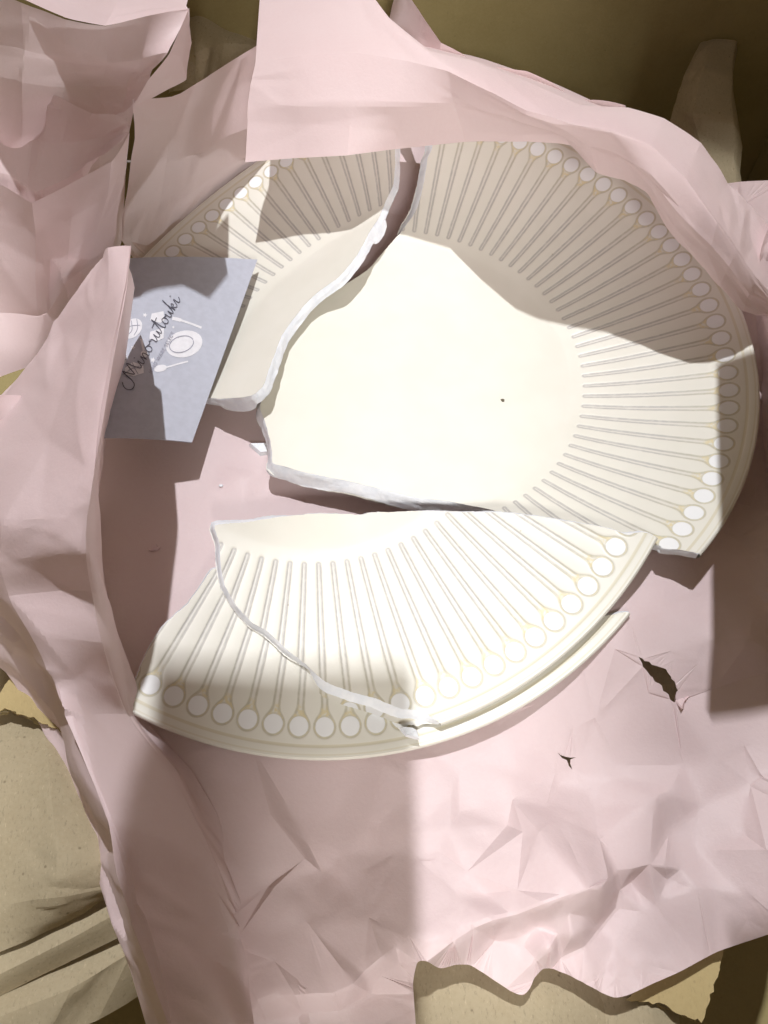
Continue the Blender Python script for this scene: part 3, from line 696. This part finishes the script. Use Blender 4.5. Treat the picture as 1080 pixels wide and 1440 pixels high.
# small chips and crumbs of the same plate
def chip(label, spot, size, z, seed, name='plate_chip', mat=None, cat='chip', group='small chips of the plate', elong=1.5, rot=0.0):
    r = np.random.RandomState(seed); n = 7; th = np.linspace(0, 2 * math.pi, n, endpoint=False) + r.uniform(-.3, .3, n)
    rad = size * r.uniform(.6, 1.1, n); p = np.stack([np.cos(th) * rad * elong, np.sin(th) * rad], 1)
    c, s = math.cos(rot), math.sin(rot); p = p @ np.array([[c, s], [-s, c]])
    h = size * .55; q = p * r.uniform(.7, .95, n)[:, None]
    V = np.vstack([np.column_stack([p, np.zeros(n)]), np.column_stack([q, h * r.uniform(.7, 1.2, n)])])
    F = [tuple(range(n - 1, -1, -1)), tuple(range(n, 2 * n))] + [(i, (i + 1) % n, n + (i + 1) % n, n + i) for i in range(n)]
    o = mesh_obj(name, V, F, mat or BISQUE, smooth=False); o.location = tuple(U(spot[0], spot[1], z)); tag(o, label, cat, group); return o
ch = mesh_obj('plate_chip', [(-.0046, .0016, .0), (.0040, .0020, .0), (.0046, -.0016, .0), (-.0006, -.0024, .0), (-.0040, .0016, .0016), (.0038, .0019, .0018), (.0042, -.0013, .0018), (-.0004, -.0018, .0016)],
              [(3, 2, 1, 0), (4, 5, 6, 7), (0, 1, 5, 4), (1, 2, 6, 5), (2, 3, 7, 6), (3, 0, 4, 7)], BISQUE, smooth=False)
ch.location = tuple(U(369, 633, -.0115)); tag(ch, 'white wedge chip beside the left edge of the largest piece', 'chip', 'small chips of the plate')
chip('white flake lodged at the rim where the two front pieces meet', (577, 1030), .0022, -.0030, 5, elong=1.8, rot=-.6)
chip('tiny white crumb on the pink paper right of the front piece', (927, 825), .0009, -.0118, 7)
chip('tiny white crumb on pink paper left of the wedge chip', (311, 683), .0006, -.0120, 8)
chip('tiny flake at the pointed tip of the underneath rim piece', (867, 884), .0010, -.0112, 9, elong=2.0, rot=1.2)
chip('pinkish flake in the shaded hollow beside the left fold', (217, 771), .0012, -.0122, 12, elong=1.8, rot=.5, mat=PINK)
chip('small white crumb on the pink paper in front of the plate', (786, 985), .0007, -.0115, 14)
chip('dark speck on the flat centre of the largest piece', (707, 563), .0007, .0, 15, name='dark_speck', mat=SPECK, cat='speck', group=None, elong=1.2)
chip('dark grain on the pink paper near the wedge chip', (327, 680), .0004, -.0121, 16, name='dark_speck', mat=SPECK, cat='speck', group=None)

# ------------------------------------------------------------------ business card
cTR, cBR, cBL, cTL = U(362, 365, -.004), U(270, 622, .003), U(112, 616, .010), U(158, 364, .006)
cc = (cTR + cBR + cBL + cTL) / 4
card = empty('business_card', (cc[0], cc[1], min(cTR[2], cBR[2])))
tag(card, 'blue grey shop card with white dishes print leaning on the upper left piece', 'card')
def on_card(s, t, lift_=0.0):
    """s 0..1 left to right, t 0..1 bottom to top"""
    p = (cBL * (1 - s) + cBR * s) * (1 - t) + (cTL * (1 - s) + cTR * s) * t
    nn = np.cross(cBR - cBL, cTL - cBL); nn /= np.linalg.norm(nn)
    return p + nn * (.0012 * math.sin(math.pi * s) * 1.0 + lift_)
nu = 14; Vc = []; Fc = []
for lay in (0.0, -.0004):
    for i in range(nu + 1):
        for j in range(nu + 1): Vc.append(on_card(i / nu, j / nu, lay))
m1 = (nu + 1) ** 2
for i in range(nu):
    for j in range(nu):
        a = i * (nu + 1) + j; Fc.append((a, a + nu + 1, a + nu + 2, a + 1)); Fc.append((m1 + a, m1 + a + 1, m1 + a + nu + 2, m1 + a + nu + 1))
for i in range(nu):
    for (a, b) in ((i, i + 1), ((nu) * (nu + 1) + i + 1, nu * (nu + 1) + i), ((i + 1) * (nu + 1), i * (nu + 1)), (i * (nu + 1) + nu, (i + 1) * (nu + 1) + nu)):
        Fc.append((a, b, m1 + b, m1 + a))
mesh_obj('card_stock', Vc, Fc, CARD, card, smooth=False)

def card_st(px, py):
    """where on the card a spot of the frame lies"""
    d = RC.T @ np.array([(px - 540.0) / FOC, (py - 720.0) / FOC, 1.0])
    s, t = .5, .5
    for _ in range(12):
        f = lambda a, b: np.cross(on_card(a, b) - CAM, d)
        f0 = f(s, t); J = np.stack([(f(s + 1e-4, t) - f0) / 1e-4, (f(s, t + 1e-4) - f0) / 1e-4], 1)
        ds = np.linalg.lstsq(J, -f0, rcond=None)[0]; s += ds[0]; t += ds[1]
    return s, t
def printed(name, loops, mat, lift_=.0001):
    """flat print on the card from outlines in frame spots; each loop one filled shape"""
    V = []; F = []
    for lp in loops:
        q = [card_st(*p) for p in lp]; b = len(V); V += [on_card(s, t, lift_) for s, t in q]; F.append(tuple(range(b, b + len(q))))
    return mesh_obj(name, V, F, mat, card, smooth=False)
def stroke(pts, wd, sub=5, ends=True):
    """a brush line through the points as quads"""
    p = smooth_path(pts, sub); tn = np.gradient(p, axis=0); tn /= np.linalg.norm(tn, axis=1)[:, None] + 1e-9; n = np.stack([-tn[:, 1], tn[:, 0]], 1) * wd / 2
    return [[p[i] + n[i], p[i + 1] + n[i + 1], p[i + 1] - n[i + 1], p[i] - n[i]] for i in range(len(p) - 1)]
def z2(x, y): return (130 + x * .2222, 360 + y * .2222)         # spots measured on an enlarged crop
def ell(cx, cy, rx, ry, rot=0, n=28, a0=0, a1=2 * math.pi):
    out = []
    for k in range(n):
        a = a0 + (a1 - a0) * k / n; x, y = rx * math.cos(a), ry * math.sin(a)
        out.append(z2(cx + x * math.cos(rot) - y * math.sin(rot), cy + x * math.sin(rot) + y * math.cos(rot)))
    return out
def zs(pts): return [z2(*p) for p in pts]
# white dishes
printed('plate_print', [ell(580, 558, 118, 84, -.25)], WHITE_INK)
printed('plate_ring_print', stroke(ell(563, 560, 78, 50, -.3, 29, 0, 2 * math.pi * 1.02), 1.1, 2), GREY_INK, .0002)
printed('fork_print', stroke(zs([(690, 455), (620, 428), (560, 408)]), 3.0) + stroke(zs([(560, 408), (530, 400), (505, 396)]), 5.0), WHITE_INK)
printed('spoon_print', stroke(zs([(605, 668), (540, 685), (470, 705)]), 2.2) + [ell(430, 712, 42, 22, -.2)], WHITE_INK)
printed('small_spoon_print', stroke(zs([(308, 525), (318, 570), (325, 600)]), 3.0) + [ell(328, 622, 24, 20, .4)], WHITE_INK)
printed('bowl_print', [ell(250, 460, 74, 54, -.75)], WHITE_INK)
printed('bowl_line_print', stroke(zs([(205, 470), (245, 445), (300, 440)]), .9) + stroke(zs([(225, 500), (250, 470), (245, 410)]), .9) + stroke(zs([(262, 505), (285, 460), (280, 400)]), .9), GREY_INK, .0002)
printed('cup_print', [zs([(375, 365), (450, 350), (455, 405), (430, 425), (365, 410)])], WHITE_INK)
printed('mug_print', [zs([(365, 480), (455, 455), (450, 520), (410, 540), (360, 525)])], WHITE_INK)
printed('shell_print', [ell(180, 648, 38, 44, .3)], WHITE_INK)
printed('shell_line_print', stroke(zs([(160, 660), (190, 640), (215, 630)]), .8) + stroke(zs([(165, 670), (195, 662), (216, 655)]), .8) + stroke(zs([(160, 645), (180, 620), (195, 608)]), .8), GREY_INK, .0002)
printed('box_print', [zs([(205, 710), (255, 672), (322, 690), (325, 740), (260, 762), (205, 750)])], WHITE_INK)
printed('box_line_print', stroke(zs([(205, 745), (250, 715), (322, 692)]), .8) + stroke(zs([(252, 675), (268, 715), (290, 750)]), .8), GREY_INK, .0002)
for (x, y, s) in ((332, 375, 16), (208, 562, 13), (258, 580, 15), (148, 732, 10), (512, 452, 10), (382, 660, 18)):
    st_ = [z2(x + s * (1 if k % 2 == 0 else .5) * math.cos(k * math.pi / 5), y + s * (1 if k % 2 == 0 else .5) * math.sin(k * math.pi / 5)) for k in range(10)]
    printed('star_print', [st_], WHITE_INK)
# handwritten name, running up the card: s along the writing, h above its base line, both in crop pixels
bx, by = 262.0, 800.0; ux, uy = .502, -.865; vx, vy = -.865, -.502
def wr(pts): return [z2(bx + a * ux + h * vx, by + a * uy + h * vy) for a, h in pts]
lt = []
def letter(pts, wd=1.05): lt.extend(stroke(wr(pts), wd, 4))
letter([(-38,62),(-58,40),(-62,10),(-42,-14),(-12,-10),(4,22),(14,70),(22,98)], 1.25)          # M
letter([(22,98),(30,60),(42,24),(50,30),(62,66),(78,100),(84,60),(92,20),(100,6),(112,12)], 1.15)
letter([(112,12),(122,40),(128,44),(126,20),(130,4),(142,8),(152,26)])                          # i
lt.extend(stroke(wr([(130,72),(134,76)]), 1.7, 2))
letter([(152,26),(160,44),(162,10),(164,4),(172,34),(184,44),(190,30),(190,8),(200,4),(212,20)])  # n
letter([(240,42),(222,44),(212,22),(220,4),(238,6),(246,26),(238,42),(250,38),(262,34)])        # o
letter([(262,34),(272,48),(276,38),(288,40),(292,24),(290,8),(300,4),(312,20)])                 # r
letter([(312,20),(322,44),(320,16),(326,4),(340,10),(350,42),(350,14),(356,4),(368,18)])        # u
letter([(368,18),(384,60),(396,104),(392,40),(394,8),(404,4),(416,18)]); letter([(352,72),(384,76),(424,80)])  # t
letter([(444,42),(428,44),(418,22),(426,4),(442,6),(450,26),(442,42),(454,38),(464,34)])        # o
letter([(464,34),(470,44),(468,16),(474,4),(486,10),(496,42),(496,14),(502,4),(512,18)])        # u
letter([(512,18),(528,66),(538,104),(528,70),(524,2),(530,30),(546,44),(548,30),(532,24),(546,4),(558,10)])    # k
letter([(558,10),(572,40),(578,44),(576,16),(582,4),(594,10),(606,26)]); lt.extend(stroke(wr([(582,72),(586,76)]), 1.7, 2))  # i
printed('name_lettering', lt, INK, .0003)

# small capitals beneath, with the built-in typeface
fc = bpy.data.curves.new('tagline', 'FONT'); fc.body = 'MINO WARE SELECT'; fc.size = 1.0; fc.space_character = 1.25; fc.resolution_u = 3
to = bpy.data.objects.new('tagline_tmp', fc); col.objects.link(to)
dg = bpy.context.evaluated_depsgraph_get(); tm = bpy.data.meshes.new_from_object(to.evaluated_get(dg))
tv = np.array([v.co[:] for v in tm.vertices]); tf = [tuple(p.vertices) for p in tm.polygons]
bpy.data.objects.remove(to); bpy.data.curves.remove(fc); bpy.data.meshes.remove(tm)
Ltx = 300.0; tv = tv / tv[:, 0].max() * Ltx; hs = 24.0 / max(tv[:, 1].max(), 1e-6)
tb = (374.0, 752.0); tu = (.49, -.872); tvv = (-.872, -.49)
VT = []
for a, h, _ in tv:
    h *= hs; VT.append(on_card(*card_st(*z2(tb[0] + a * tu[0] + h * tvv[0], tb[1] + a * tu[1] + h * tvv[1])), .00035))
mesh_obj('tagline_lettering', VT, tf, GREY_INK, card, smooth=False)
